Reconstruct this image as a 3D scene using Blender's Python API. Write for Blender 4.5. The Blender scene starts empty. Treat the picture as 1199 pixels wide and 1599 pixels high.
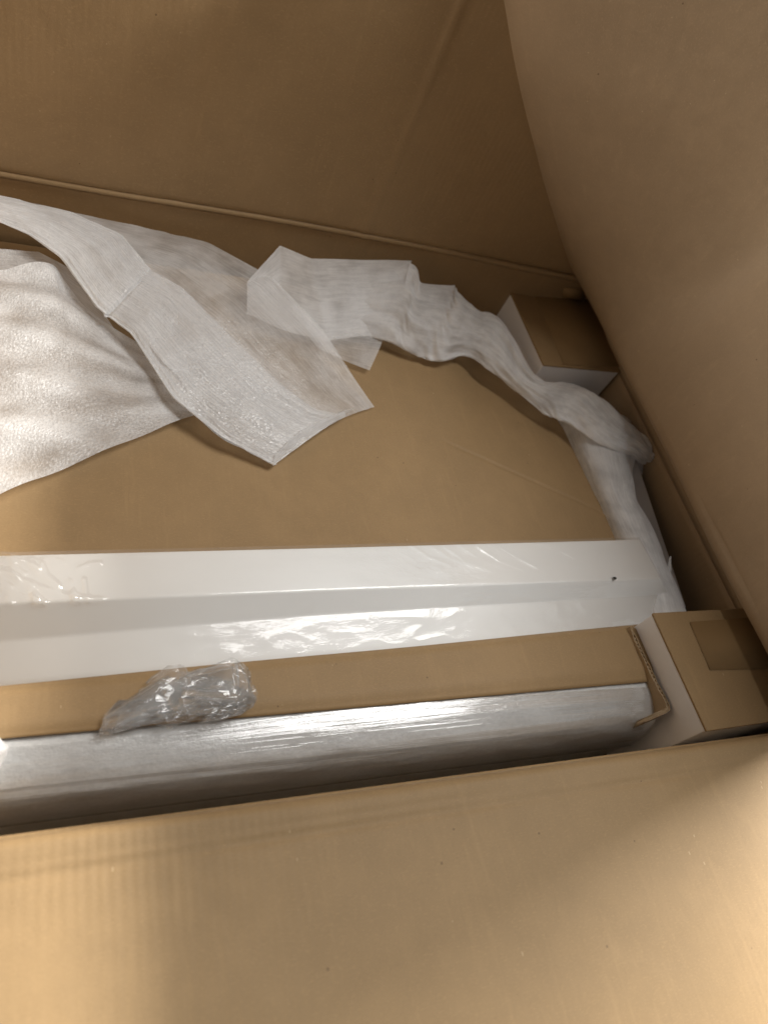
import bpy, math, random
from mathutils import Vector, Matrix, noise
random.seed(7)
S = bpy.context.scene
COL = S.collection

# ------------------------------------------------------------ camera
CAM = Vector((0, 0, 0.55))
AX = Vector((0.90961784, 0.01828287, 0.41504351))      # world axes seen by the camera (right, down, forward)
AY = Vector((-0.21092055, -0.84037798, 0.49927685))
AZ = Vector((0.35792164, -0.54169234, -0.76056657))
F, CX, CY = 1146.4, 599.5, 799.5
cd = bpy.data.cameras.new('camera')
cd.sensor_fit = 'HORIZONTAL'; cd.sensor_width = 36; cd.lens = 36*F/1199
cd.clip_start = 0.01; cd.clip_end = 60
cd.dof.use_dof = True; cd.dof.focus_distance = 0.74; cd.dof.aperture_fstop = 6.0
cam = bpy.data.objects.new('camera', cd); COL.objects.link(cam)
cam.matrix_world = Matrix(((AX[0], -AX[1], -AX[2], CAM[0]),
                           (AY[0], -AY[1], -AY[2], CAM[1]),
                           (AZ[0], -AZ[1], -AZ[2], CAM[2]), (0, 0, 0, 1)))
S.camera = cam

# ------------------------------------------------------------ light
w = bpy.data.worlds.new('World'); S.world = w; w.use_nodes = True
bg = w.node_tree.nodes['Background']
bg.inputs[0].default_value = (1.0, 0.975, 0.94, 1); bg.inputs[1].default_value = 0.145
LD = Vector((1.15, 0.34, 1.0)).normalized()
ld = bpy.data.lights.new('ceiling_tube', 'AREA'); ld.shape = 'RECTANGLE'
ld.size = 0.08; ld.size_y = 0.9; ld.energy = 172; ld.color = (1.0, 0.955, 0.88)
lamp = bpy.data.objects.new('ceiling_tube', ld); COL.objects.link(lamp)
lamp.location = Vector((0.2, 0.25, 0)) + LD*2.4
zax = LD.copy(); yax = Vector((0, 1, 0)); yax = (yax - zax*yax.dot(zax)).normalized(); xax = yax.cross(zax)
lamp.rotation_euler = Matrix((xax, yax, zax)).transposed().to_euler()
l2 = bpy.data.lights.new('ceiling_panel', 'AREA'); l2.shape = 'RECTANGLE'; l2.size = 1.0; l2.size_y = 1.0; l2.energy = 47; l2.color = (1.0, 0.99, 0.965)
lamp2 = bpy.data.objects.new('ceiling_panel', l2); COL.objects.link(lamp2); lamp2.location = (1.2, 0.45, 2.35)
lamp2.rotation_euler = (Vector((0.3, 0.4, 0))-lamp2.location).to_track_quat('-Z', 'Y').to_euler()
l3 = bpy.data.lights.new('side_light', 'AREA'); l3.shape = 'RECTANGLE'; l3.size = 1.0; l3.size_y = 0.8; l3.energy = 92; l3.color = (1.0, 0.98, 0.96)
lamp3 = bpy.data.objects.new('side_light', l3); COL.objects.link(lamp3); lamp3.location = (-2.4, 0.62, 1.15)
lamp3.rotation_euler = (Vector((0.7, 0.4, 0.2))-lamp3.location).to_track_quat('-Z', 'Y').to_euler()
S.render.engine = 'CYCLES'; S.cycles.transparent_max_bounces = 40
S.view_settings.view_transform = 'Standard'; S.view_settings.look = 'None'
S.view_settings.exposure = 0.0; S.view_settings.gamma = 1.0

# ------------------------------------------------------------ helpers
def sst(t): t = max(0, min(1, t)); return t*t*(3-2*t)
def ray(px, py):
    d = Vector((px-CX, py-CY, F))
    return Vector((AX.dot(d), AY.dot(d), AZ.dot(d)))
def at(px, py, z=-0.075, ymax=0.786):
    """point of the scene at height z (kept in front of the back wall)"""
    d = ray(px, py); p = CAM + d*((z-CAM.z)/d.z)
    if p.y > ymax: p = CAM + d*((ymax-CAM.y)/d.y)
    return p
def onx(px, py, x):
    d = ray(px, py); return CAM + d*((x-CAM.x)/d.x)
def props(o, label=None, cat=None, group=None, kind=None):
    if label: o['label'] = label
    if cat: o['category'] = cat
    if group: o['group'] = group
    if kind: o['kind'] = kind
    return o
def thing(name, loc, label, cat, group=None):
    o = bpy.data.objects.new(name, None); COL.objects.link(o); o.location = loc
    o.empty_display_size = 0.02
    return props(o, label, cat, group)
def mesh(name, vs, fs, mat, parent=None, uvs=None, smooth=True, origin=None):
    """one mesh object; vs are world points"""
    o0 = Vector(parent.location) if parent else (Vector(origin) if origin is not None else Vector((0, 0, 0)))
    if parent and parent.parent: o0 = o0 + Vector(parent.parent.location)
    me = bpy.data.meshes.new(name)
    me.from_pydata([tuple(Vector(v)-o0) for v in vs], [], fs)
    if uvs:
        ul = me.uv_layers.new(name='uv')
        for l in me.loops: ul.data[l.index].uv = uvs[l.vertex_index]
    if smooth: me.polygons.foreach_set('use_smooth', [True]*len(me.polygons))
    me.materials.append(mat); me.update()
    o = bpy.data.objects.new(name, me); COL.objects.link(o)
    if parent: o.parent = parent
    elif origin is not None: o.location = origin
    return o
def solid(o, t, off=-1):
    m = o.modifiers.new('thickness', 'SOLIDIFY'); m.thickness = t; m.offset = off; return o
def cr(pts, n):
    """Catmull-Rom resampling of a list of Vectors to n points"""
    m = len(pts); out = []
    for i in range(n):
        t = i/(n-1)*(m-1); k = min(int(t), m-2); t -= k
        p1, p2 = pts[k], pts[k+1]
        p0 = pts[k-1] if k > 0 else p1*2-p2
        p3 = pts[k+2] if k+2 < m else p2*2-p1
        out.append(0.5*(2*p1 + (p2-p0)*t + (2*p0-5*p1+4*p2-p3)*t*t + (3*p1-p0-3*p2+p3)*t**3))
    return out
def grid(rows, nu, nv):
    """rows of points -> nu x nv smooth grid of points"""
    a = [cr([Vector(p) for p in r], nv) for r in rows]
    cols = [cr([a[i][j] for i in range(len(a))], nu) for j in range(nv)]
    return [[cols[j][i] for j in range(nv)] for i in range(nu)]
def lin(rows, nu, nv):
    def l(p, n):
        out = []
        for i in range(n):
            t = i/(n-1)*(len(p)-1); k = min(int(t), len(p)-2); out.append(p[k].lerp(p[k+1], t-k))
        return out
    a = [l([Vector(p) for p in r], nv) for r in rows]
    cols = [l([a[i][j] for i in range(len(a))], nu) for j in range(nv)]
    return [[cols[j][i] for j in range(nv)] for i in range(nu)]
def soften(g, n):
    nu, nv = len(g), len(g[0])
    for _ in range(n):
        g = [[g[i][j] if i in (0, nu-1) else g[i][j]*0.5+(g[i-1][j]+g[i+1][j])*0.25 for j in range(nv)] for i in range(nu)]
        g = [[g[i][j] if j in (0, nv-1) else g[i][j]*0.5+(g[i][j-1]+g[i][j+1])*0.25 for j in range(nv)] for i in range(nu)]
    return g
def displace(g, fn):
    nu, nv = len(g), len(g[0]); out = []
    for i in range(nu):
        row = []
        for j in range(nv):
            a = g[min(i+1, nu-1)][j]-g[max(i-1, 0)][j]; b = g[i][min(j+1, nv-1)]-g[i][max(j-1, 0)]
            n = a.cross(b)
            if n.length < 1e-12: n = Vector((0, 0, 1))
            n.normalize()
            if n.z < 0: n = -n
            row.append(g[i][j] + n*fn(i/(nu-1), j/(nv-1), g[i][j]))
        out.append(row)
    return out
def sheet(name, g, mat, parent=None, origin=None, smooth=True):
    nu, nv = len(g), len(g[0])
    vs = [p for r in g for p in r]; uvs = []
    lu = [0.0]; lv = [0.0]
    for i in range(1, nu): lu.append(lu[-1] + (g[i][nv//2]-g[i-1][nv//2]).length)
    for j in range(1, nv): lv.append(lv[-1] + (g[nu//2][j]-g[nu//2][j-1]).length)
    for i in range(nu):
        for j in range(nv): uvs.append((lu[i], lv[j]))
    fs = [(i*nv+j, (i+1)*nv+j, (i+1)*nv+j+1, i*nv+j+1) for i in range(nu-1) for j in range(nv-1)]
    return mesh(name, vs, fs, mat, parent, uvs, smooth, origin)
def N(x, y, z=0.0): return noise.noise(Vector((x, y, z)))
def ridged(x, y, z=0.0): return 1-abs(N(x, y, z))*2
def block(name, base, top, mat, parent, bevel=0.002, skip=()):
    """a prism between two quads (lists of four points)"""
    vs = list(base)+list(top)
    fs = [(3, 2, 1, 0), (4, 5, 6, 7), (0, 1, 5, 4), (1, 2, 6, 5), (2, 3, 7, 6), (3, 0, 4, 7)]
    o = mesh(name, vs, fs, mat, parent, smooth=False)
    if bevel:
        m = o.modifiers.new('soft_edge', 'BEVEL'); m.width = bevel; m.segments = 3
    return o

# ------------------------------------------------------------ materials
class NT:
    def __init__(s, name):
        s.m = bpy.data.materials.new(name); s.m.use_nodes = True; s.t = s.m.node_tree
        s.t.nodes.clear(); s.out = s.n('ShaderNodeOutputMaterial')
    def n(s, kind, **kw):
        nd = s.t.nodes.new(kind)
        for k, v in kw.items():
            if k.startswith('i_'): nd.inputs[k[2:].replace('_', ' ')].default_value = v
            else: setattr(nd, k, v)
        return nd
    def l(s, a, b): s.t.links.new(a, b)
    def math(s, op, a, b=None, c=None, clamp=False):
        nd = s.n('ShaderNodeMath', operation=op); nd.use_clamp = clamp
        for i, v in enumerate((a, b, c)):
            if v is None: continue
            if isinstance(v, (int, float)): nd.inputs[i].default_value = v
            else: s.l(v, nd.inputs[i])
        return nd.outputs[0]
    def ramp(s, fac, stops):
        nd = s.n('ShaderNodeValToRGB'); e = nd.color_ramp.elements
        while len(e) < len(stops): e.new(0.5)
        for el, (p, c) in zip(e, stops):
            el.position = p; el.color = (c, c, c, 1) if isinstance(c, (int, float)) else (*c, 1)
        s.l(fac, nd.inputs[0]); return nd.outputs[0]
    def mix(s, fac, a, b, blend='MIX'):
        nd = s.n('ShaderNodeMix', data_type='RGBA', blend_type=blend)
        for sock, v in ((nd.inputs[0], fac), (nd.inputs[6], a), (nd.inputs[7], b)):
            if isinstance(v, (int, float)): sock.default_value = v
            elif isinstance(v, tuple): sock.default_value = (*v, 1)
            else: s.l(v, sock)
        return nd.outputs[2]
    def coords(s, scale=(1, 1, 1), kind='Object'):
        tc = s.n('ShaderNodeTexCoord'); mp = s.n('ShaderNodeMapping')
        mp.inputs['Scale'].default_value = scale; s.l(tc.outputs[kind], mp.inputs[0]); return mp.outputs[0]
    def noise(s, co, scale, detail=3, rough=0.55):
        nd = s.n('ShaderNodeTexNoise'); nd.inputs['Scale'].default_value = scale
        nd.inputs['Detail'].default_value = detail; nd.inputs['Roughness'].default_value = rough
        s.l(co, nd.inputs['Vector']); return nd.outputs['Fac']
    def surf(s, sh): s.l(sh, s.out.inputs['Surface'])

def kraft(name, base=(0.325, 0.213, 0.106), flute='X', flute_amp=0.25, period=0.0072, dark=0.0):
    s = NT(name); co = s.coords()
    big = s.noise(co, 9, 3); mid = s.noise(co, 55, 4, 0.6); fine = s.noise(co, 650, 3, 0.7)
    fib = s.noise(s.coords((300, 1300, 500)), 1, 2)
    c = s.mix(s.ramp(big, [(0.3, 0.0), (0.7, 1.0)]), tuple(x*0.92 for x in base), tuple(x*1.06 for x in base))
    c = s.mix(s.ramp(mid, [(0.35, 0.0), (0.65, 0.35)]), c, tuple(x*0.86 for x in base))
    c = s.mix(s.ramp(fib, [(0.54, 0.0), (0.78, 0.6)]), c, tuple(min(1, x*1.28) for x in base))
    c = s.mix(s.ramp(fine, [(0.22, 0.45), (0.43, 0.0)]), c, tuple(x*0.66 for x in base))
    vo = s.n('ShaderNodeTexVoronoi'); vo.inputs['Scale'].default_value = 46; s.l(co, vo.inputs['Vector'])
    spk = s.math('MULTIPLY', s.math('LESS_THAN', vo.outputs['Distance'], 0.045), s.math('GREATER_THAN', s.noise(co, 37, 0), 0.56))
    c = s.mix(s.math('MULTIPLY', spk, 0.6), c, (0.09, 0.05, 0.025))
    vo2 = s.n('ShaderNodeTexVoronoi'); vo2.inputs['Scale'].default_value = 70; s.l(s.coords((1, 0.45, 1)), vo2.inputs['Vector'])
    sp2 = s.math('MULTIPLY', s.math('LESS_THAN', vo2.outputs['Distance'], 0.05), s.math('GREATER_THAN', s.noise(co, 31, 0), 0.56))
    c = s.mix(s.math('MULTIPLY', sp2, 0.28), c, (0.68, 0.53, 0.34))
    scf = s.noise(s.coords({'X': (90, 9, 9), 'Y': (9, 90, 30)}[flute]), 1, 4, 0.7)
    c = s.mix(s.ramp(scf, [(0.56, 0.0), (0.72, 0.22)]), c, tuple(x*1.35 for x in base))
    c = s.mix(s.ramp(s.noise(co, 23, 5, 0.75), [(0.52, 0.0), (0.75, 0.30)]), c, tuple(x*0.78 for x in base))
    sep = s.n('ShaderNodeSeparateXYZ'); s.l(co, sep.inputs[0])
    ax = sep.outputs['XYZ'.index(flute)]
    wob = s.math('MULTIPLY', s.math('SUBTRACT', s.noise(co, 14, 2), 0.5), 0.004)
    wave = s.math('SINE', s.math('MULTIPLY', s.math('ADD', ax, wob), 2*math.pi/period))
    patch = s.ramp(s.noise(co, 7, 2), [(0.35, 0.1), (0.7, 1.0)])
    h = s.math('ADD', s.math('MULTIPLY', s.math('MULTIPLY', wave, patch), flute_amp), s.math('MULTIPLY', s.math('ADD', mid, s.math('MULTIPLY', fine, 0.5)), 0.55))
    h = s.math('ADD', h, s.math('MULTIPLY', big, 3.0))
    bp = s.n('ShaderNodeBump'); bp.inputs['Strength'].default_value = 0.5; bp.inputs['Distance'].default_value = 0.0008
    s.l(h, bp.inputs['Height'])
    b = s.n('ShaderNodeBsdfPrincipled'); b.inputs['Roughness'].default_value = 0.62
    b.inputs['Specular IOR Level'].default_value = 0.32
    s.l(c, b.inputs['Base Color']); s.l(bp.outputs[0], b.inputs['Normal']); s.surf(b.outputs[0])
    return s.m
def foam(name, alpha=(0.62, 0.95), base=(0.92, 0.92, 0.93), streak=(70, 520), spark=0.5, rough=0.3, bump=0.5, bands=0, low=0.78):
    s = NT(name); co = s.coords((streak[0], streak[1], 1), 'UV'); cell = s.coords((1, 1, 1), 'UV')
    st = s.noise(co, 1, 3, 0.65); big = s.noise(cell, 22, 3); sp = s.noise(s.coords((260, 620, 1), 'UV'), 1, 2, 0.7)
    bubble = s.n('ShaderNodeTexVoronoi'); bubble.inputs['Scale'].default_value = 420; s.l(cell, bubble.inputs['Vector'])
    d = s.math('ADD', s.math('MULTIPLY', st, 0.3), s.math('MULTIPLY', big, 0.7))
    if bands:
        sp_ = s.n('ShaderNodeSeparateXYZ'); s.l(cell, sp_.inputs[0])
        q = s.math('ADD', sp_.outputs[1], s.math('ADD', s.math('MULTIPLY', sp_.outputs[0], -0.12), s.math('MULTIPLY', s.noise(s.coords((4, 14, 1), 'UV'), 1, 2), 0.05)))
        bw = s.math('MULTIPLY_ADD', s.math('SINE', s.math('MULTIPLY', q, 2*math.pi*bands)), 0.13, 0.5)
        d = s.math('ADD', s.math('MULTIPLY', d, 0.55), s.math('MULTIPLY', bw, 0.45))
    a = s.ramp(d, [(0.36, alpha[0]), (0.58, alpha[1])])
    h = s.math('ADD', s.math('ADD', s.math('MULTIPLY', st, 0.45), s.math('MULTIPLY', sp, 0.6)), s.math('MULTIPLY', bubble.outputs['Distance'], 0.5))
    bp = s.n('ShaderNodeBump'); bp.inputs['Strength'].default_value = bump; bp.inputs['Distance'].default_value = 0.0016
    s.l(h, bp.inputs['Height'])
    cc = s.mix(s.ramp(s.math('ADD', s.math('MULTIPLY', st, 0.5), s.math('MULTIPLY', sp, 0.5)), [(0.38, 0.0), (0.62, 1.0)]), tuple(x*low for x in base), tuple(min(0.97, x*1.06) for x in base))
    df = s.n('ShaderNodeBsdfDiffuse'); s.l(cc, df.inputs[0]); s.l(bp.outputs[0], df.inputs['Normal'])
    tr = s.n('ShaderNodeBsdfTranslucent'); tr.inputs[0].default_value = (*base, 1); s.l(bp.outputs[0], tr.inputs['Normal'])
    gl = s.n('ShaderNodeBsdfGlossy'); gl.inputs['Roughness'].default_value = rough; s.l(bp.outputs[0], gl.inputs['Normal'])
    tp = s.n('ShaderNodeBsdfTransparent')
    m1 = s.n('ShaderNodeMixShader'); m1.inputs[0].default_value = 0.36; s.l(df.outputs[0], m1.inputs[1]); s.l(tr.outputs[0], m1.inputs[2])
    m2 = s.n('ShaderNodeMixShader'); s.l(s.ramp(sp, [(0.48, 0.02), (0.70, 0.02+0.34*spark)]), m2.inputs[0]); s.l(m1.outputs[0], m2.inputs[1]); s.l(gl.outputs[0], m2.inputs[2])
    m3 = s.n('ShaderNodeMixShader'); s.l(a, m3.inputs[0]); s.l(tp.outputs[0], m3.inputs[1]); s.l(m2.outputs[0], m3.inputs[2])
    s.surf(m3.outputs[0]); return s.m
def film(name, refl=1.6, rough=0.06, haze=0.05, bump=None, cap=0.4):
    s = NT(name); tp = s.n('ShaderNodeBsdfTransparent'); gl = s.n('ShaderNodeBsdfGlossy'); gl.inputs['Roughness'].default_value = rough
    fr = s.n('ShaderNodeFresnel'); fr.inputs[0].default_value = 1.45
    if bump:
        sc, st, dist = bump
        bp = s.n('ShaderNodeBump'); bp.inputs['Strength'].default_value = st; bp.inputs['Distance'].default_value = dist
        s.l(s.noise(s.coords(sc, 'UV'), 1, 4, 0.6), bp.inputs['Height'])
        s.l(bp.outputs[0], gl.inputs['Normal']); s.l(bp.outputs[0], fr.inputs['Normal'])
    m1 = s.n('ShaderNodeMixShader'); s.l(s.math('MINIMUM', s.math('MULTIPLY', fr.outputs[0], refl), cap), m1.inputs[0])
    s.l(tp.outputs[0], m1.inputs[1]); s.l(gl.outputs[0], m1.inputs[2])
    df = s.n('ShaderNodeBsdfDiffuse'); df.inputs[0].default_value = (0.9, 0.9, 0.9, 1)
    m2 = s.n('ShaderNodeMixShader'); m2.inputs[0].default_value = haze; s.l(m1.outputs[0], m2.inputs[1]); s.l(df.outputs[0], m2.inputs[2])
    s.surf(m2.outputs[0]); return s.m
def plain(name, col, rough=0.4, spec=0.5, var=0.03, scale=40, bump=0.0):
    s = NT(name); co = s.coords(); nz = s.noise(co, scale, 4)
    c = s.mix(nz, tuple(x*(1-var) for x in col), tuple(min(1, x*(1+var)) for x in col))
    b = s.n('ShaderNodeBsdfPrincipled'); b.inputs['Roughness'].default_value = rough; b.inputs['Specular IOR Level'].default_value = spec
    s.l(c, b.inputs['Base Color'])
    if bump:
        bp = s.n('ShaderNodeBump'); bp.inputs['Strength'].default_value = bump; bp.inputs['Distance'].default_value = 0.001
        s.l(s.noise(co, scale*9, 3, 0.7), bp.inputs['Height']); s.l(bp.outputs[0], b.inputs['Normal'])
    s.surf(b.outputs[0]); return s.m

K_X = kraft('kraft_flutes_across_x', base=(0.29, 0.193, 0.095), flute='X', flute_amp=0.15)
K_PAD = kraft('kraft_pad', base=(0.305, 0.200, 0.097), flute='X', flute_amp=0.08)
K_Y = kraft('kraft_flutes_across_y', base=(0.33, 0.235, 0.142), flute='Y', flute_amp=0.12, period=0.008)
K_BACK = kraft('kraft_back', base=(0.325, 0.218, 0.112), flute='X', flute_amp=0.07)
K_EDGE = kraft('kraft_cut_edge', base=(0.36, 0.26, 0.155), flute='Y', flute_amp=0.0, period=0.004)
TAPE = plain('kraft_tape', (0.255, 0.166, 0.08), 0.7, 0.12, 0.06, 60)
FOAM = foam('white_foam_sheet', alpha=(0.74, 0.98), spark=0.55, rough=0.36, streak=(26, 640), low=0.72)
FOAM_THIN = foam('thin_foam_layer', alpha=(0.38, 0.66), spark=0.5, streak=(26, 560), low=0.84)
FOAM_RIB = foam('ribbed_foam_sheet', alpha=(0.42, 0.95), streak=(420, 300), spark=0.45, rough=0.4, bands=19)
FOAM_SOFT = foam('soft_foam_wrap', low=0.93, alpha=(0.62, 0.92), streak=(30, 240), spark=0.05, rough=0.5, bump=0.08)
FOAM_FRONT = foam('foam_under_film', low=0.9, alpha=(0.9, 0.99), base=(0.88, 0.88, 0.87), streak=(160, 260), spark=0.5, bump=0.25)
FILM = film('clear_film', refl=1.3, rough=0.13, haze=0.05, cap=0.19, bump=((45, 90, 1), 0.10, 0.004))
FILM_STRETCH = film('stretch_film', refl=2.6, rough=0.08, haze=0.02, bump=((1.8, 120, 1), 0.36, 0.005))
FILM_BALL = film('crumpled_film', refl=1.2, rough=0.09, haze=0.07, cap=0.25)
WHITE = plain('white_enamel', (0.88, 0.88, 0.865), 0.4, 0.4, 0.01)
POLY = plain('white_laminated_foam', (0.85, 0.85, 0.875), 0.55, 0.3, 0.03, 160, 0.35)
DARK = plain('black_speck', (0.03, 0.025, 0.02), 0.6)
CORE = plain('grey_bar', (0.55, 0.55, 0.56), 0.4)
FLOOR = plain('grey_floor', (0.30, 0.29, 0.27), 0.6, 0.3, 0.08, 5)

# ------------------------------------------------------------ setting: the floor the carton stands on
props(mesh('floor', [(-6, -6, -0.56), (6, -6, -0.56), (6, 6, -0.56), (-6, 6, -0.56)], [(0, 1, 2, 3)], FLOOR), kind='structure')

# ------------------------------------------------------------ the carton
X0, X1, YB, ZB = -0.34, 0.778, 0.79, -0.54
carton = thing('shipping_carton', (0.2, 0.45, ZB), 'big open brown corrugated carton with its flaps folded out around the packed parts', 'box')
def yr(x): return 0.1095 - 0.0135*x                      # the front rim runs slightly askew
# front flap with the rounded fold and the score marks behind it
prof = [(0.0025, -0.03), (0.001, -0.012), (-0.0015, -0.004), (-0.006, -0.0004), (-0.012, 0.0), (-0.017, -0.0004), (-0.021, -0.0004), (-0.026, -0.0011), (-0.032, -0.0004), (-0.045, 0.0), (-0.07, 0.0012), (-0.12, 0.003), (-0.2, 0.004), (-0.3, 0.002), (-0.42, -0.004)]
xs = [X0 + (X1+0.0-X0)*i/110 for i in range(111)]
g = [[Vector((x, yr(x)+dy, z*(1+(0.6*N(x*5, 7.7)+0.4*N(x*23, 2.2) if -0.033 < dy < -0.014 else 0)) + (0.0007*N(x*14, dy*60) if dy < -0.008 else 0) + 0.0035*N(x*3.1, dy*5, 4)*min(1, abs(dy)/0.1))) for dy, z in prof] for x in xs]
g = [cr(r, 70) for r in g]
ff = sheet('front_flap', g, K_X, carton); solid(ff, 0.004, 1)
g = [[Vector((x, yr(x)+0.0025, -0.03)), Vector((x, yr(x)+0.003, -0.25)), Vector((x, yr(x)+0.003, ZB))] for x in (X0, 0.2, X1)]
solid(sheet('front_wall', lin(g, 8, 8), K_X, carton), 0.004, 1)
# back wall and back flap: scored fold at rim height, flap standing straight up
def back_y(x, z):
    y = YB
    y += 0.003*sst((z+0.001)/0.004) + 0.0030*math.exp(-((z-0.002)/0.0035)**2) - 0.0006*math.exp(-((z+0.007)/0.004)**2)
    y -= 0.005*sst((x-0.42)/0.22)*(1-sst((z+0.001)/0.003))
    y += 0.0025*N(x*4, z*4, 1.3)
    for xc, wd, am in ((0.368, 0.0045, 0.0014), (0.128, 0.012, -0.0006)):
        xx = x - xc - (0.010*z if xc < 0.2 else 0.01*z)
        y -= am*math.exp(-(xx/wd)**2)*(1 if z > 0 or xc > 0.2 else 0)
    return y
zs = [-0.0035, 0.0, 0.002, 0.004, 0.006, 0.009, 0.012, 0.016, 0.024, 0.04] + [0.06+0.02*i for i in range(27)]
def zw(x, z): return z + 0.006*math.sin((x-0.1)*4.2)*math.exp(-(z/0.05)**2)   # the fold sags a little
xsb = [X0 + (X1+0.01-X0)*i/330 for i in range(331)]
g = [[Vector((x, back_y(x, z), zw(x, z))) for z in zs] for x in xsb]
solid(sheet('back_flap', g, K_BACK, carton), 0.004, 1)
zs2 = [-0.0035, -0.005, -0.007, -0.010, -0.018, -0.03, -0.06, -0.1, -0.2, -0.35, ZB]
g = [[Vector((x, back_y(x, z), zw(x, z))) for z in zs2] for x in xsb[::3]]
solid(sheet('back_wall', g, K_BACK, carton), 0.004, 1)
# right wall, rounded fold and the flap, which leans in at the back and outwards at the front
backp = [Vector(p) for p in ((0.778, 0.80, ZB), (0.778, 0.80, -0.2), (0.777, 0.80, -0.05), (0.765, 0.80, -0.018), (0.742, 0.804, -0.009), (0.722, 0.806, 0.004), (0.69, 0.806, 0.030), (0.625, 0.804, 0.09), (0.53, 0.804, 0.178), (0.462, 0.802, 0.253), (0.416, 0.802, 0.305), (0.38, 0.80, 0.35), (0.345, 0.80, 0.39))]
frontp = [Vector(p) for p in ((0.778, 0.1, ZB), (0.778, 0.1, -0.2), (0.777, 0.1, -0.05), (0.765, 0.1, -0.018), (0.744, 0.1, -0.009), (0.7300, 0.1, 0.004), (0.731, 0.1, 0.030), (0.738, 0.1, 0.1), (0.747, 0.1, 0.19), (0.754, 0.1, 0.28), (0.757, 0.095, 0.37), (0.759, 0.09, 0.47), (0.760, 0.085, 0.562))]
rows = []
for i in range(60):
    u = i/59; k = sst(u/0.34)
    rows.append([Vector((p.x*(1-k)+q.x*k, p.y*(1-u)+q.y*u, p.z*(1-k)+q.z*k*(1+(-0.02+0.04*sst((u-0.4)/0.35))*(q.z > 0)))) for p, q in zip(backp, frontp)])
g = [cr(r, 90) for r in rows]
wall = [r[:16] for r in g]; flap = [r[15:] for r in g]
flap = displace(flap, lambda a, b, p: 0.0035*N(p.x*7, p.y*5, p.z*7)*min(1, b*6))
solid(sheet('right_wall', wall, K_Y, carton), 0.004, 1)
solid(sheet('right_flap', flap, K_Y, carton), 0.004, 1)
g = [[Vector((X0, y, z)) for z in (0.0, -0.2, ZB)] for y in (0.1, 0.45, 0.79)]
lf = [[Vector((X0-0.002, y, 0.0)), Vector((X0-0.02, y, 0.2)), Vector((X0-0.045, y, 0.55))] for y in (0.1, 0.45, 0.79)]
solid(sheet('unseen_left_flap', grid(lf, 10, 10), K_Y, carton), 0.004, -1)  # out of view; added upright to block side_light from the interior and right wall
solid(sheet('left_wall', lin(g, 6, 6), K_Y, carton), 0.004, -1)
g = [[Vector((x, y, ZB+0.004)) for y in (0.1, 0.45, 0.79)] for x in (X0, 0.2, X1)]
solid(sheet('bottom', lin(g, 6, 6), K_X, carton), 0.003, 1)
tq = [at(880, 449, -0.012, 0.781), at(912, 452, -0.012, 0.781), at(912, 472, -0.03, 0.781), at(878, 463, -0.03, 0.781)]
tp_ = mesh('tape', tq, [(0, 1, 2, 3)], TAPE, carton); solid(tp_, 0.0006, 1)

# ------------------------------------------------------------ inner cardboard pad
ZP = -0.078
pad = [at(963, 842, ZP), at(893, 655, ZP)]
xr = 0.663
def pad_z(x, y):
    z = ZP + 0.0025*N(x*3, y*3, 2) - 0.001
    # a score line runs diagonally to the right edge; beyond it the pad drops a little
    p0, p1 = at(700, 690, ZP), at(955, 805, ZP)
    d = (p1-p0).normalized(); n = Vector((-d.y, d.x)); q = (x-p0.x)*n.x + (y-p0.y)*n.y
    along = (x-p0.x)*d.x + (y-p0.y)*d.y
    k = sst((along+0.03)/0.06)
    z -= k*(0.09*max(0, q) if q > 0 else 0)
    z -= k*0.0016*math.exp(-(q/0.0022)**2)
    # faint second score, crossing
    p0, p1 = at(690, 640, ZP), at(800, 690, ZP); d = (p1-p0).normalized()
    return z
nx, ny = 480, 260
vs = []; fs = []; xa, ya, yb = -0.30, 0.285, 0.775
for i in range(nx):
    for j in range(ny):
        x = xa + (xr-xa)*i/(nx-1); y = ya + (yb-ya)*j/(ny-1)
        x += (0.004*(y-0.37)/0.2)*(i/(nx-1))
        vs.append((x, y, pad_z(x, y)))
for i in range(nx-1):
    for j in range(ny-1): fs.append((i*ny+j, (i+1)*ny+j, (i+1)*ny+j+1, i*ny+j+1))
o = mesh('cardboard_pad', vs, fs, K_PAD, origin=(0.2, 0.5, ZP-0.005)); solid(o, 0.004, -1)
props(o, 'large flat brown cardboard pad covering the middle of the carton behind the white trim', 'cardboard')
# narrow strip in front of the white trim
a0, a1, b1, b0 = at(-160, 1104, -0.068), at(1003, 985, -0.068), at(1030, 1062, -0.068), at(-160, 1166, -0.068)
g = lin([[a0+Vector((0, 0.03, -0.013)), a0+Vector((0, 0.012, -0.009)), a0, b0], [a1+Vector((0, 0.03, -0.013)), a1+Vector((0, 0.012, -0.009)), a1, b1]], 90, 40)
g = displace(g, lambda a, b, p: 0.0012*N(p.x*5, p.y*9, 3) - 0.004*sst((b-0.9)/0.1))
o = sheet('cardboard_strip', g, K_PAD, origin=(0.25, 0.2, -0.082)); solid(o, 0.004, -1)
props(o, 'narrow brown cardboard strip lying between the white trim and the film wrapped foam', 'cardboard')

# ------------------------------------------------------------ white trim in clear film
trim = thing('trim_panel', at(500, 960, -0.07), 'long white enamelled trim panel in clear wrinkled film lying across the carton', 'panel')
ZT = -0.040
L = [(-170, 872, 0), (0, 867, 0), (500, 855, 0), (998, 842, 0)]
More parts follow.
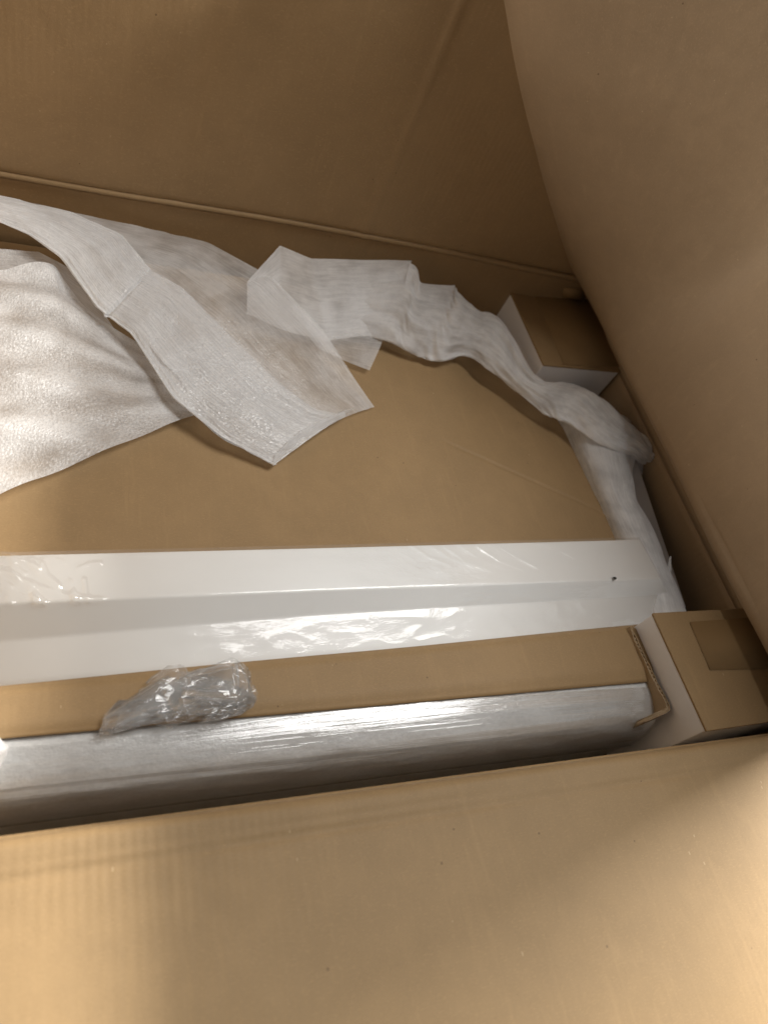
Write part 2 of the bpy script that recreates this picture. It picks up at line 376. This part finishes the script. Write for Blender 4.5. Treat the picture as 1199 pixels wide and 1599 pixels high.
# section lines, left to right: back edge, first bend, second bend, lip top, lip bottom
def ln(pl, z): return [at(x, y, z) for x, y in pl]
back = ln([(-170, 871), (500, 855), (998, 842)], ZT)
b1_ = ln([(-170, 950), (500, 922), (1031, 903)], ZT-0.001)
b2_ = ln([(-170, 1016), (500, 960), (1042, 928)], ZT-0.0190)
lt = ln([(-170, 1081), (500, 1018), (1050, 968)], ZT-0.0285)
lm = ln([(-170, 1089), (500, 1026), (1052, 975)], ZT-0.0305)
lb = ln([(-170, 1097), (500, 1034), (1053, 980)], ZT-0.037)
und = [p+Vector((0, 0.004, -0.003)) for p in lb]
bd = [p+Vector((0, 0.0, -0.026)) for p in back]
def along(sec, n, dense=False):
    out = []
    for i in range(n):
        t = i/(n-1); r = []
        if dense: t = t*0.55 if t < 0.5 else 0.275+(t-0.5)*1.45     # finer towards the wrinkled left end
        for l_ in sec:
            k = min(int(t*2), 1); p = l_[k].lerp(l_[k+1], t*2-k); r.append(p)
        out.append(r)
    return out
sec = along([bd, back, b1_, b2_, lt, lm, lb, und], 3)
def rounded(r, m=6):
    pts = [r[0]]
    for i in range(1, len(r)-1):
        a, b, c = r[i-1], r[i], r[i+1]; q = min(0.0022, (a-b).length*0.4, (c-b).length*0.4)
        pa = b+(a-b).normalized()*q; pc = b+(c-b).normalized()*q
        for t in range(m): 
            t /= m-1; pts.append(pa.lerp(b, t).lerp(b.lerp(pc, t), t))
    pts.append(r[-1]); return pts
g = [rounded(r) for r in sec]
o = sheet('panel_body', g, WHITE, trim); solid(o, 0.0012, 1)
# end cap, so the hollow does not show
e = g[-1]; mesh('end_cap', e, [tuple(range(len(e)))], WHITE, trim, smooth=False)
# film: a dense sheet just above the panel, drawn into wrinkles
top = along([[p+Vector((0, 0.002, 0)) for p in back], b1_, b2_, lt, lm, lb], 800, True)
gf = []
for r in top:
    d = []
    for k in range(5):
        n = (36, 22, 36, 5, 5)[k]
        for t in range(n): d.append(r[k].lerp(r[k+1], t/n))
    d.append(r[5]); gf.append(d)
wr = []
def wl(pts, amp, wid, z=ZT): wr.append(([at(x, y, z) for x, y in pts], amp, wid))
wl([(-60, 872), (0, 893), (60, 917), (115, 934), (160, 938)], 0.0017, 0.0030)
wl([(-60, 905), (0, 919), (70, 944), (130, 962), (158, 966)], 0.0015, 0.0026)
wl([(-50, 940), (0, 950), (60, 966), (120, 976), (152, 978)], 0.0014, 0.0024)
wl([(-40, 1000), (10, 985), (60, 960), (100, 936)], 0.0011, 0.0024)
wl([(0, 1005), (50, 985), (100, 975), (150, 972)], 0.0011, 0.0024)
wl([(0, 862), (40, 880), (62, 888)], 0.0014, 0.0026)
wl([(-20, 975), (30, 990), (90, 994), (150, 985)], 0.0011, 0.0022)
for q in range(16):
    x = random.uniform(-60, 130); y0 = random.uniform(872, 985); ang = random.uniform(-0.5, 0.9); le = random.uniform(25, 70)
    wl([(x, y0), (x+le*0.5*math.cos(ang), y0+le*0.5*math.sin(ang)+random.uniform(-5, 5)), (x+le*math.cos(ang), y0+le*math.sin(ang))], random.uniform(0.0006, 0.0013), random.uniform(0.0018, 0.0026))
for q in range(17):
    x = random.uniform(-50, 140); y0 = random.uniform(870, 950); le = random.uniform(30, 75); ang = random.uniform(0.7, 1.3)
    wl([(x, y0), (x+le*0.45*math.cos(ang)-4, y0+le*0.5*math.sin(ang)), (x+le*math.cos(ang), y0+le*math.sin(ang))], random.uniform(0.0011, 0.0017), random.uniform(0.0020, 0.0028))
for q in range(26):
    x = random.uniform(140, 560); y0 = 1040 - (x)*0.075 - random.uniform(5, 52); ang = random.uniform(-1.2, 1.6); le = random.uniform(8, 26)
    wl([(x, y0), (x+le*0.5*math.cos(ang)+random.uniform(-4, 4), y0+le*0.5*math.sin(ang)), (x+le*math.cos(ang), y0+le*math.sin(ang))], random.uniform(0.0005, 0.0012), random.uniform(0.0020, 0.0032), ZT-0.012)
for q in range(14):
    x = 640 + q*24 + random.uniform(-9, 9); y0 = 848+random.uniform(-2, 12); s_ = random.uniform(40, 75)
    wl([(x, y0), (x+s_*0.7, y0+s_*0.45), (x+s_*1.5, y0+s_*0.75)], random.uniform(0.00015, 0.0004), random.uniform(0.002, 0.0034))
wl([(845, 850), (900, 872), (950, 886), (985, 900)], 0.0005, 0.0024); wl([(780, 855), (835, 885), (885, 908)], 0.0004, 0.0024)
def segd(p, a, b):
    ab = b-a; t = max(0, min(1, (p-a).dot(ab)/max(ab.dot(ab), 1e-12))); return (p-a-ab*t).length
def film_h(a, b, p):
    h = 0.0010
    for pl, am, wd in wr:
        if abs(p.x-pl[len(pl)//2].x) > 0.09: continue
        dm = min(segd(p, pl[i], pl[i+1]) for i in range(len(pl)-1))
        if dm < wd*2.5: h += am*math.exp(-(dm/wd)**2)
    low = sst((b-0.5)/0.15)*(1-sst((b-0.9)/0.06))
    mid_ = 1-abs(2*a-0.9)
    h += low*0.0008*max(0, ridged(p.x*26, p.y*60, p.z*60)-0.35)*(0.25+max(0, N(p.x*6, 3.1)+0.3))
    h += 0.00035*N(p.x*30, p.y*60, 9)
    return h
gf = displace(gf, film_h)
sheet('plastic_film', gf, FILM, trim)
pq = at(960, 903, ZT+0.0015)
mesh('dirt_speck', [pq+Vector((0.0026*math.cos(t)*(1+0.3*math.sin(3*t)), 0.002*math.sin(t), 0.0004*math.cos(2*t))) for t in [i*math.pi/4 for i in range(8)]], [tuple(range(8))], DARK, trim)

# ------------------------------------------------------------ film wrapped foam at the front
fr_ = thing('wrapped_panel', at(500, 1190, -0.2), 'long panel wrapped in silvery foam and stretch film beside the front wall of the carton', 'wrapped panel')
topl = [(-170, 1168), (0, 1152), (120, 1143), (250, 1131), (400, 1111), (520, 1098), (650, 1086), (800, 1074), (920, 1067), (1012, 1062)]
rows = []
for x, y in topl:
    b = at(x, y, -0.074); k = 0.9+0.1*N(x*0.013, 2)
    yf = 0.146 - 0.012*b.x
    r = [b+Vector((0, 0.012, -0.02)), b+Vector((0, 0.004, -0.002)), b, Vector((b.x, b.y-0.010, b.z+0.0015*k)), Vector((b.x, yf+0.022, -0.079)), Vector((b.x, yf+0.010, -0.089)),
         Vector((b.x, yf+0.003, -0.108)), Vector((b.x, yf, -0.14)), Vector((b.x, yf+0.002, -0.2)), Vector((b.x, yf+0.002, -0.3)), Vector((b.x, yf+0.004, -0.5))]
    rows.append(r)
g = grid(rows, 200, 90)
gfoam = displace(g, lambda a, b, p: 0.0011*N(p.x*22, b*14) + 0.0005*N(p.x*70, b*60))
sheet('foam_wrap', gfoam, FOAM_FRONT, fr_)
gfl = displace(g, lambda a, b, p: 0.0016 + sst((b-0.30)/0.05)*(0.0013*ridged(p.x*1.6+2*N(b*6, 1), b*34, 2)+0.0005*N(p.x*3, b*70)))
gfl = [r[26:] for r in gfl]
sheet('stretch_film', gfl, FILM_STRETCH, fr_)
rows = []
for x, y1, y2, z in ((-120, 1140, 1240, -0.062), (-40, 1138, 1222, -0.060), (-6, 1143, 1206, -0.060), (6, 1154, 1192, -0.064), (13, 1160, 1176, -0.068)):
    rows.append([at(x-4, y1, z-0.012), at(x, y1+8, z), at(x, (y1+y2)/2, z+0.004), at(x, y2, z-0.012)])
o = sheet('foam_scrap', displace(grid(rows, 30, 24), lambda a, b, p: 0.002*N(p.x*60, p.y*60)), FOAM, origin=at(-20, 1190, -0.07))
props(o, 'small scrap of white foam sheet on the film wrapped panel at the left edge', 'foam')

# ------------------------------------------------------------ corner blocks
def corner_block(back_left, front_left, front_right, back_right, ztop, depth, label, tape, inset):
    t = thing('corner_block', ((front_left+back_right)/2)-Vector((0, 0, depth)), label, 'packing block', 'corner packing blocks')
    dn = Vector((0, 0, -depth)); th = Vector((0, 0, -0.0035))
    q = [back_left, front_left, front_right, back_right]
    block('cardboard_cover', [p+th for p in q], q, K_PAD, t, 0.0012)
    c = sum(q, Vector())/4
    qi = [p + (c-p).normalized()*inset + th*1.05 for p in q]
    block('foam_core', [p+dn for p in qi], qi, POLY, t, 0.0015)
    if tape:
        tm = [p+Vector((0, 0, 0.0006)) for p in tape]; solid(mesh('tape', tm, [(0, 1, 2, 3)], TAPE, t), 0.0004, 1)
    return t
ZN = -0.030
nb = [at(1019, 957, ZN), at(1104, 1142, ZN)]
corner_block(nb[0], nb[1], Vector((0.772, nb[1].y-0.0, ZN)), Vector((0.772, nb[0].y, ZN)), ZN, 0.16,
    'near white foam corner block with a tan taped top beside the front wall', [at(1076, 972, ZN), at(1108, 1047, ZN), at(1260, 1043, ZN), at(1240, 960, ZN)], 0.0012)
ZF = -0.042
fb = [at(797, 455, ZF), at(849, 569, ZF), at(960, 579, ZF)]
corner_block(fb[0], fb[1], Vector((0.770, fb[2].y, ZF)), Vector((0.770, min(0.783, fb[0].y), ZF)), ZF, 0.10,
    'far white foam corner block with a dark brown top behind the twisted foam', [at(835, 462, ZF), at(880, 570, ZF), at(1010, 575, ZF), at(960, 470, ZF)], 0.0012)

# ------------------------------------------------------------ corrugated end piece
path = [at(984, 979, -0.060), at(1003, 1021, -0.060), at(1023, 1062, -0.060), at(1042, 1100, -0.060)]
last = path[-1]
path += [last+Vector((-0.004, -0.006, -0.001)), last+Vector((-0.014, -0.008, -0.006)), last+Vector((-0.026, -0.010, -0.014))]
pp = cr(path, 60)
endp = thing('end_piece', pp[30]-Vector((0, 0, 0.1)), 'bent brown corrugated end piece with a ragged cut edge against the near white foam block', 'cardboard')
def ribbon(off0, off1, ztop, zbot, wob):
    vs = []; fs = []
    for i, p in enumerate(pp):
        tn = (pp[min(i+1, 59)]-pp[max(i-1, 0)]); n = Vector((tn.y, -tn.x, 0)).normalized()
        zt = p.z + ztop + wob*N(i*0.31, off0*900)
        vs += [Vector((*(p+n*off0).xy, zt)), Vector((*(p+n*off1).xy, zt)), Vector((*(p+n*off1).xy, p.z+zbot)), Vector((*(p+n*off0).xy, p.z+zbot))]
    for i in range(59):
        for k in range(4): fs.append((i*4+k, (i+1)*4+k, (i+1)*4+(k+1) % 4, i*4+(k+1) % 4))
    fs += [(3, 2, 1, 0), (59*4, 59*4+1, 59*4+2, 59*4+3)]
    return vs, fs
for a_, b_ in ((-0.0022, -0.0015), (0.0015, 0.0022)):
    v, f = ribbon(a_, b_, 0, -0.09, 0.0022); mesh('liner', v, f, K_EDGE, endp, smooth=False)
# the fluted sheet between the liners
vs = []; fs = []
fl = cr(path, 260)
for i, p in enumerate(fl):
    tn = (fl[min(i+1, 259)]-fl[max(i-1, 0)]); n = Vector((tn.y, -tn.x, 0)).normalized(); s_ = 0.0014*math.sin(i*0.95)
    vs += [Vector((*(p+n*s_).xy, p.z-0.0008)), Vector((*(p+n*s_).xy, p.z-0.09))]
for i in range(259): fs.append((2*i, 2*i+2, 2*i+3, 2*i+1))
solid(mesh('flute', vs, fs, K_EDGE, endp), 0.0005, 0)

# ------------------------------------------------------------ foam wrapped side bar
bar = thing('side_bar', at(970, 800, -0.12), 'narrow bar wrapped in white foam running along the dark right wall', 'wrapped bar')
rw = [((880, 640), (940, 640), (985, 660)), ((897, 672), (950, 690), (990, 705)), ((912, 712), (960, 722), (988, 735)), ((935, 770), (968, 775), (992, 775)), ((948, 800), (985, 808), (1010, 810)), ((966, 842), (1003, 850), (1036, 868)), ((990, 895), (1025, 905), (1058, 925)), ((1008, 955), (1040, 960), (1074, 965)), ((1030, 1000), (1062, 1005), (1092, 1005))]
rows = []
for l_, m_, r_ in rw:
    a, b, c = at(*l_, -0.074), at(*m_, -0.058), at(*r_, -0.072)
    rows.append([a+Vector((0.002, 0, -0.05)), a, a.lerp(b, 0.5)+Vector((0, 0, 0.0055)), b, b.lerp(c, 0.5)+Vector((0, 0, 0.005)), c, c+Vector((0.001, 0, -0.03)), c+Vector((-0.002, 0, -0.08))])
g = grid(rows, 90, 44)
g = displace(g, lambda a, b, p: 0.0022*N(p.x*50, p.y*22, 5) + 0.0016*ridged(p.x*40+4, p.y*14, 7)*b)
sheet('foam_wrap', g, FOAM_SOFT, bar)
cl = [at(905, 690, -0.09), at(1010, 955, -0.09), at(1062, 955, -0.09), at(978, 700, -0.09)]
block('bar', [p-Vector((0, 0, 0.03)) for p in cl], [p+Vector((0, 0, 0.012)) for p in cl], CORE, bar, 0.002)
# torn flick of foam beside the bar
rows = [[at(1040, 905, -0.07), at(1048, 915, -0.07)], [at(1042, 885, -0.062), at(1048, 890, -0.062)], [at(1046, 868, -0.056), at(1048, 869, -0.056)]]
sheet('torn_edge', grid(rows, 8, 4), FOAM_SOFT, bar)

# ------------------------------------------------------------ broad ribbed foam sheet on the left
rows = [
    [at(-190, 410, -0.030), at(-190, 560, -0.038), at(-190, 720, -0.052), at(-190, 840, -0.064)],
    [at(-80, 402, -0.030), at(-80, 520, -0.034), at(-80, 680, -0.050), at(-80, 803, -0.064)],
    [at(0, 418, -0.033), at(0, 520, -0.034), at(0, 660, -0.050), at(0, 772, -0.064)],
    [at(75, 412, -0.036), at(80, 510, -0.038), at(85, 640, -0.052), at(90, 735, -0.065)],
    [at(100, 440, -0.042), at(130, 525, -0.044), at(150, 620, -0.055), at(165, 703, -0.066)],
    [at(165, 505, -0.052), at(200, 560, -0.052), at(230, 620, -0.058), at(250, 668, -0.067)],
    [at(230, 545, -0.060), at(265, 580, -0.060), at(300, 615, -0.063), at(322, 640, -0.069)]]
g = grid(rows, 150, 150)
def rib(a, b, p):
    q = p.y + 0.22*p.x + 0.02*N(p.x*5, p.y*4)
    return 0.0045*math.sin(q*2*math.pi/0.052 + 2*N(p.x*3, 8))*(0.4+0.6*sst(1-a)) + 0.0008*N(p.x*24, p.y*40, 2) + 0.0003*N(p.x*80, p.y*110)
o = sheet('foam_sheet', displace(g, rib), FOAM_RIB, origin=at(60, 640, -0.075))
props(o, 'broad rippled white foam sheet lying over the pad at the left edge', 'foam')

# ------------------------------------------------------------ folded foam strip across it
st = thing('foam_strip', at(380, 620, -0.075), 'wide white foam strip folded double lying diagonally across the broad rippled foam sheet', 'foam')
fl_ = [((-160, 322), (-160, 262), -0.004), ((-80, 326), (-80, 284), -0.006), ((0, 346), (0, 306), -0.010), ((45, 366), (112, 331), -0.014), ((95, 402), (190, 366), -0.020), ((150, 478), (228, 412), -0.026), ((178, 500), (240, 424), -0.030), ((205, 520), (285, 450), -0.031), ((270, 622), (370, 535), -0.045), ((345, 682), (440, 602), -0.056), ((400, 712), (495, 640), -0.063), ((427, 727), (538, 648), -0.067)]
rows = []
for (a, b, z) in fl_:
    p0, p1 = at(*a, z-0.003), at(*b, z-0.004)
    d = (p1-p0)
    rows.append([p0+d*0.05+Vector((0, 0, -0.0028)), p0+d*0.004+Vector((0, 0, -0.0012)), p0, p0+d*0.12+Vector((0, 0, 0.0015)), p0+d*0.5+Vector((0, 0, 0.0030)), p0+d*0.85+Vector((0, 0, 0.0012)), p1])
g = soften(lin(rows, 190, 60), 3)
g = displace(g, lambda a, b, p: 0.0016*N(p.x*22+p.y*22, (p.x-p.y)*8, 3) + 0.0012*ridged((p.x+p.y)*45, (p.x-p.y)*6, 5) + 0.0005*math.sin(b*62+3*N(a*4, b*2)) + 0.0006*N(p.x*90, p.y*90) - 0.0035*math.exp(-((a-0.50-0.03*b)/0.008)**2)*(1-0.5*b))
sheet('folded_layer', g, FOAM, st)
bl_ = [((-160, 318), (-160, 258), -0.010), ((-80, 322), (-80, 281), -0.011), ((0, 342), (0, 304), -0.015), ((100, 395), (132, 333), -0.021), ((190, 480), (320, 374), -0.030), ((250, 560), (425, 432), -0.032), ((300, 610), (508, 518), -0.046), ((400, 670), (555, 590), -0.063), ((470, 680), (586, 634), -0.071)]
rows = []
for (a, b, z) in bl_:
    p0, p1 = at(*a, z-0.004), at(*b, z-0.003); d = p1-p0
    rows.append([p0, p0+d*0.33+Vector((0, 0, 0.002)), p0+d*0.66+Vector((0, 0, 0.003)), p1])
g = displace(soften(lin(rows, 150, 50), 3), lambda a, b, p: 0.0014*N(p.x*20+p.y*20, (p.x-p.y)*7, 8)+0.0011*ridged((p.x+p.y)*38, (p.x-p.y)*5, 15) - 0.002)
sheet('under_layer', g, FOAM_THIN, st)
g = lin([[at(-120, 392, -0.034), at(-120, 440, -0.042)], [at(0, 388, -0.036), at(0, 436, -0.043)], [at(60, 392, -0.040), at(100, 450, -0.047)], [at(120, 425, -0.046), at(190, 530, -0.060)]], 40, 14)
sheet('torn_layer', displace(g, lambda a, b, p: 0.0015*N(p.x*40, p.y*40)), FOAM_THIN, st)
# frayed end curl
rows = [[at(425, 727, -0.068), at(434, 705, -0.062), at(455, 700, -0.066)], [at(470, 690, -0.067), at(470, 672, -0.060), at(490, 672, -0.066)], [at(540, 650, -0.068), at(538, 640, -0.062), at(555, 638, -0.068)]]
sheet('end_curl', displace(grid(rows, 40, 16), lambda a, b, p: 0.0015*N(p.x*80, p.y*80)), FOAM_THIN, st)

# ------------------------------------------------------------ twisted foam strip along the back
tw = thing('twisted_foam', at(680, 560, -0.075), 'thin white foam strip twisted like a scarf along the back wall', 'foam')
R_ = [((545, 440), (520, 512), -0.040, -0.073), ((640, 416), (602, 528), -0.012, -0.060), ((656, 441), (630, 542), -0.018, -0.062), ((705, 447), (658, 556), -0.024, -0.066), ((716, 455), (688, 562), -0.024, -0.064), ((745, 486), (728, 553), -0.034, -0.062), ((778, 502), (766, 577), -0.040, -0.064), ((832, 586), (806, 608), -0.055, -0.066), ((880, 598), (850, 643), -0.058, -0.066), ((912, 602), (872, 652), -0.052, -0.064), ((930, 615), (895, 662), -0.048, -0.062), ((972, 655), (935, 690), -0.046, -0.056), ((1008, 690), (980, 706), -0.052, -0.058), ((1022, 712), (1010, 722), -0.062, -0.068)]
hd = [[at(385, 440, -0.036), at(385, 490, -0.062)], [at(437, 383, -0.018), at(440, 515, -0.066)], [at(486, 404, -0.016), at(510, 532, -0.066)], [at(560, 405, -0.012), at(560, 525, -0.064)], [at(642, 407, -0.008), at(604, 524, -0.061)]]
sheet('head', displace(lin(hd, 90, 50), lambda a, b, p: 0.0014*N(p.x*18, p.y*14, 6)+0.0012*ridged(p.x*14+p.y*20, p.y*8-p.x*14, 2) + 0.002*math.sin(math.pi*b)*sst(a*2)), FOAM_SOFT, tw)
fo = [[at(640, 408, -0.004), at(625, 470, -0.030)], [at(648, 420, -0.008), at(640, 465, -0.030)], [at(657, 442, -0.014), at(655, 466, -0.028)]]
sheet('turned_corner', lin(fo, 12, 12), FOAM_SOFT, tw)
rows = []
for a, b, za, zb in R_:
    p0, p1 = at(*a, za), at(*b, zb); d = p1-p0; up = Vector((0, -0.2, 1))*min(0.010, d.length*0.14)
    rows.append([p0, p0+d*0.25+up*0.8, p0+d*0.5+up, p0+d*0.75+up*0.9, p1, p1+d*(-0.06)+Vector((0, 0, -0.006))])
g = grid(rows, 190, 60)
def tfold(a, b, p):
    k = sst((a+0.05)/0.15)
    ph = b*9 + a*16 + 2.2*N(a*6, b*2)
    return k*(0.0022*math.sin(ph) + 0.0022*(ridged(a*7+b*2.5, b*5-a*5, 1.7)-0.3)) + 0.0030*(ridged(a*4, b*7-a*9+1.2*N(a*8, 2), 3.1)-0.4) + 0.0014*ridged(a*9, b*16-a*22+1.5*N(a*9, 4), 7.7) + 0.0014*N(p.x*40, p.y*40, 4) + (1-k)*0.0018*N(p.x*14, p.y*18, 6) + 0.004*math.exp(-((a-0.30)/0.025)**2-((b-0.72)/0.15)**2)
sheet('strip', displace(g, tfold), FOAM_SOFT, tw)
rows = [[at(470, 470, -0.050), at(480, 520, -0.064), at(500, 545, -0.070)], [at(540, 480, -0.052), at(540, 540, -0.066), at(545, 566, -0.0705)], [at(610, 500, -0.056), at(592, 545, -0.068), at(577, 578, -0.0705)]]
sheet('tail', displace(grid(rows, 30, 30), lambda a, b, p: 0.001*N(p.x*40, p.y*40)), FOAM_THIN, tw)
rows = [[at(600, 412, -0.006, 0.788), at(600, 470, -0.03)], [at(642, 406, -0.008, 0.788), at(640, 470, -0.03)], [at(658, 445, -0.02), at(662, 480, -0.034)]]
rows = [[at(972, 655, -0.058), at(985, 690, -0.066), at(990, 742, -0.090)], [at(1000, 680, -0.060), at(1008, 705, -0.070), at(1010, 740, -0.090)], [at(1020, 705, -0.062), at(1028, 718, -0.074), at(1032, 737, -0.088)]]
sheet('tail', displace(grid(rows, 24, 24), lambda a, b, p: 0.001*N(p.x*50, p.y*50)), FOAM_SOFT, tw)

# ------------------------------------------------------------ crumpled ball of film
cb = thing('crumpled_film', at(280, 1110, -0.074), 'crumpled lump of clear plastic film lying on the narrow cardboard strip', 'plastic film')
def crumple(name, c, ax_, size, rad, seed, folds=8, shape=None):
    """a flat film folded over and over about random lines (connected facets), then pressed into a lump"""
    rnd = random.Random(seed); n, m = 84, 64
    pts = [[Vector((size[0]*(i/(n-1)-0.5), size[1]*(j/(m-1)-0.5), 0)) for j in range(m)] for i in range(n)]
    for f in range(folds):
        fl_ = [p for r in pts for p in r]; o = fl_[rnd.randrange(len(fl_))]*0.55
        an = rnd.uniform(0, 2*math.pi); nn = Vector((math.cos(an), math.sin(an), rnd.uniform(-0.5, 0.5))).normalized()
        axd = nn.cross(Vector((rnd.uniform(-0.3, 0.3), rnd.uniform(-0.3, 0.3), 1))).normalized()
        M_ = Matrix.Rotation(rnd.choice((-1, 1))*rnd.uniform(1.2, 2.7), 3, axd)
        pts = [[(o+M_@(p-o) if (p-o).dot(nn) > 0 else p) for p in r] for r in pts]
    fl_ = [p for r in pts for p in r]; ce = sum(fl_, Vector())/len(fl_)
    sd = [math.sqrt(sum((p[k]-ce[k])**2 for p in fl_)/len(fl_)) for k in range(3)]
    vs = []
    for i in range(n):
        for j in range(m):
            p = pts[i][j]-ce
            q = Vector([math.tanh(p[k]/sd[k]*0.75) for k in range(3)])
            if q.length > 1: q = q*(1/q.length)**0.7
            t_ = (0.25+0.75*sst((q.x+1)/1.5)) if shape == 'tip' else 1
            q = Vector((q.x*rad[0], q.y*rad[1]*t_, q.z*rad[2]*t_))
            q += Vector((N(i*0.21, j*0.21, seed), N(i*0.21, j*0.21, seed+5), N(i*0.21, j*0.21, seed+9)))*0.0022
            ca, sa = math.cos(ax_), math.sin(ax_)
            vs.append(c+Vector((q.x*ca-q.y*sa, q.x*sa+q.y*ca, max(q.z, -0.075-c.z+0.0008*N(i, j)))))
    fs = [(i*m+j, (i+1)*m+j, (i+1)*m+j+1, i*m+j+1) for i in range(n-1) for j in range(m-1)]
    return mesh(name, vs, fs, FILM_BALL, cb, smooth=True)
crumple('lobe', at(316, 1082, -0.056), 0.10, (0.26, 0.20), (0.050, 0.029, 0.019), 4)
crumple('lobe', at(228, 1102, -0.060), 0.45, (0.24, 0.18), (0.048, 0.028, 0.015), 12, shape='tip')
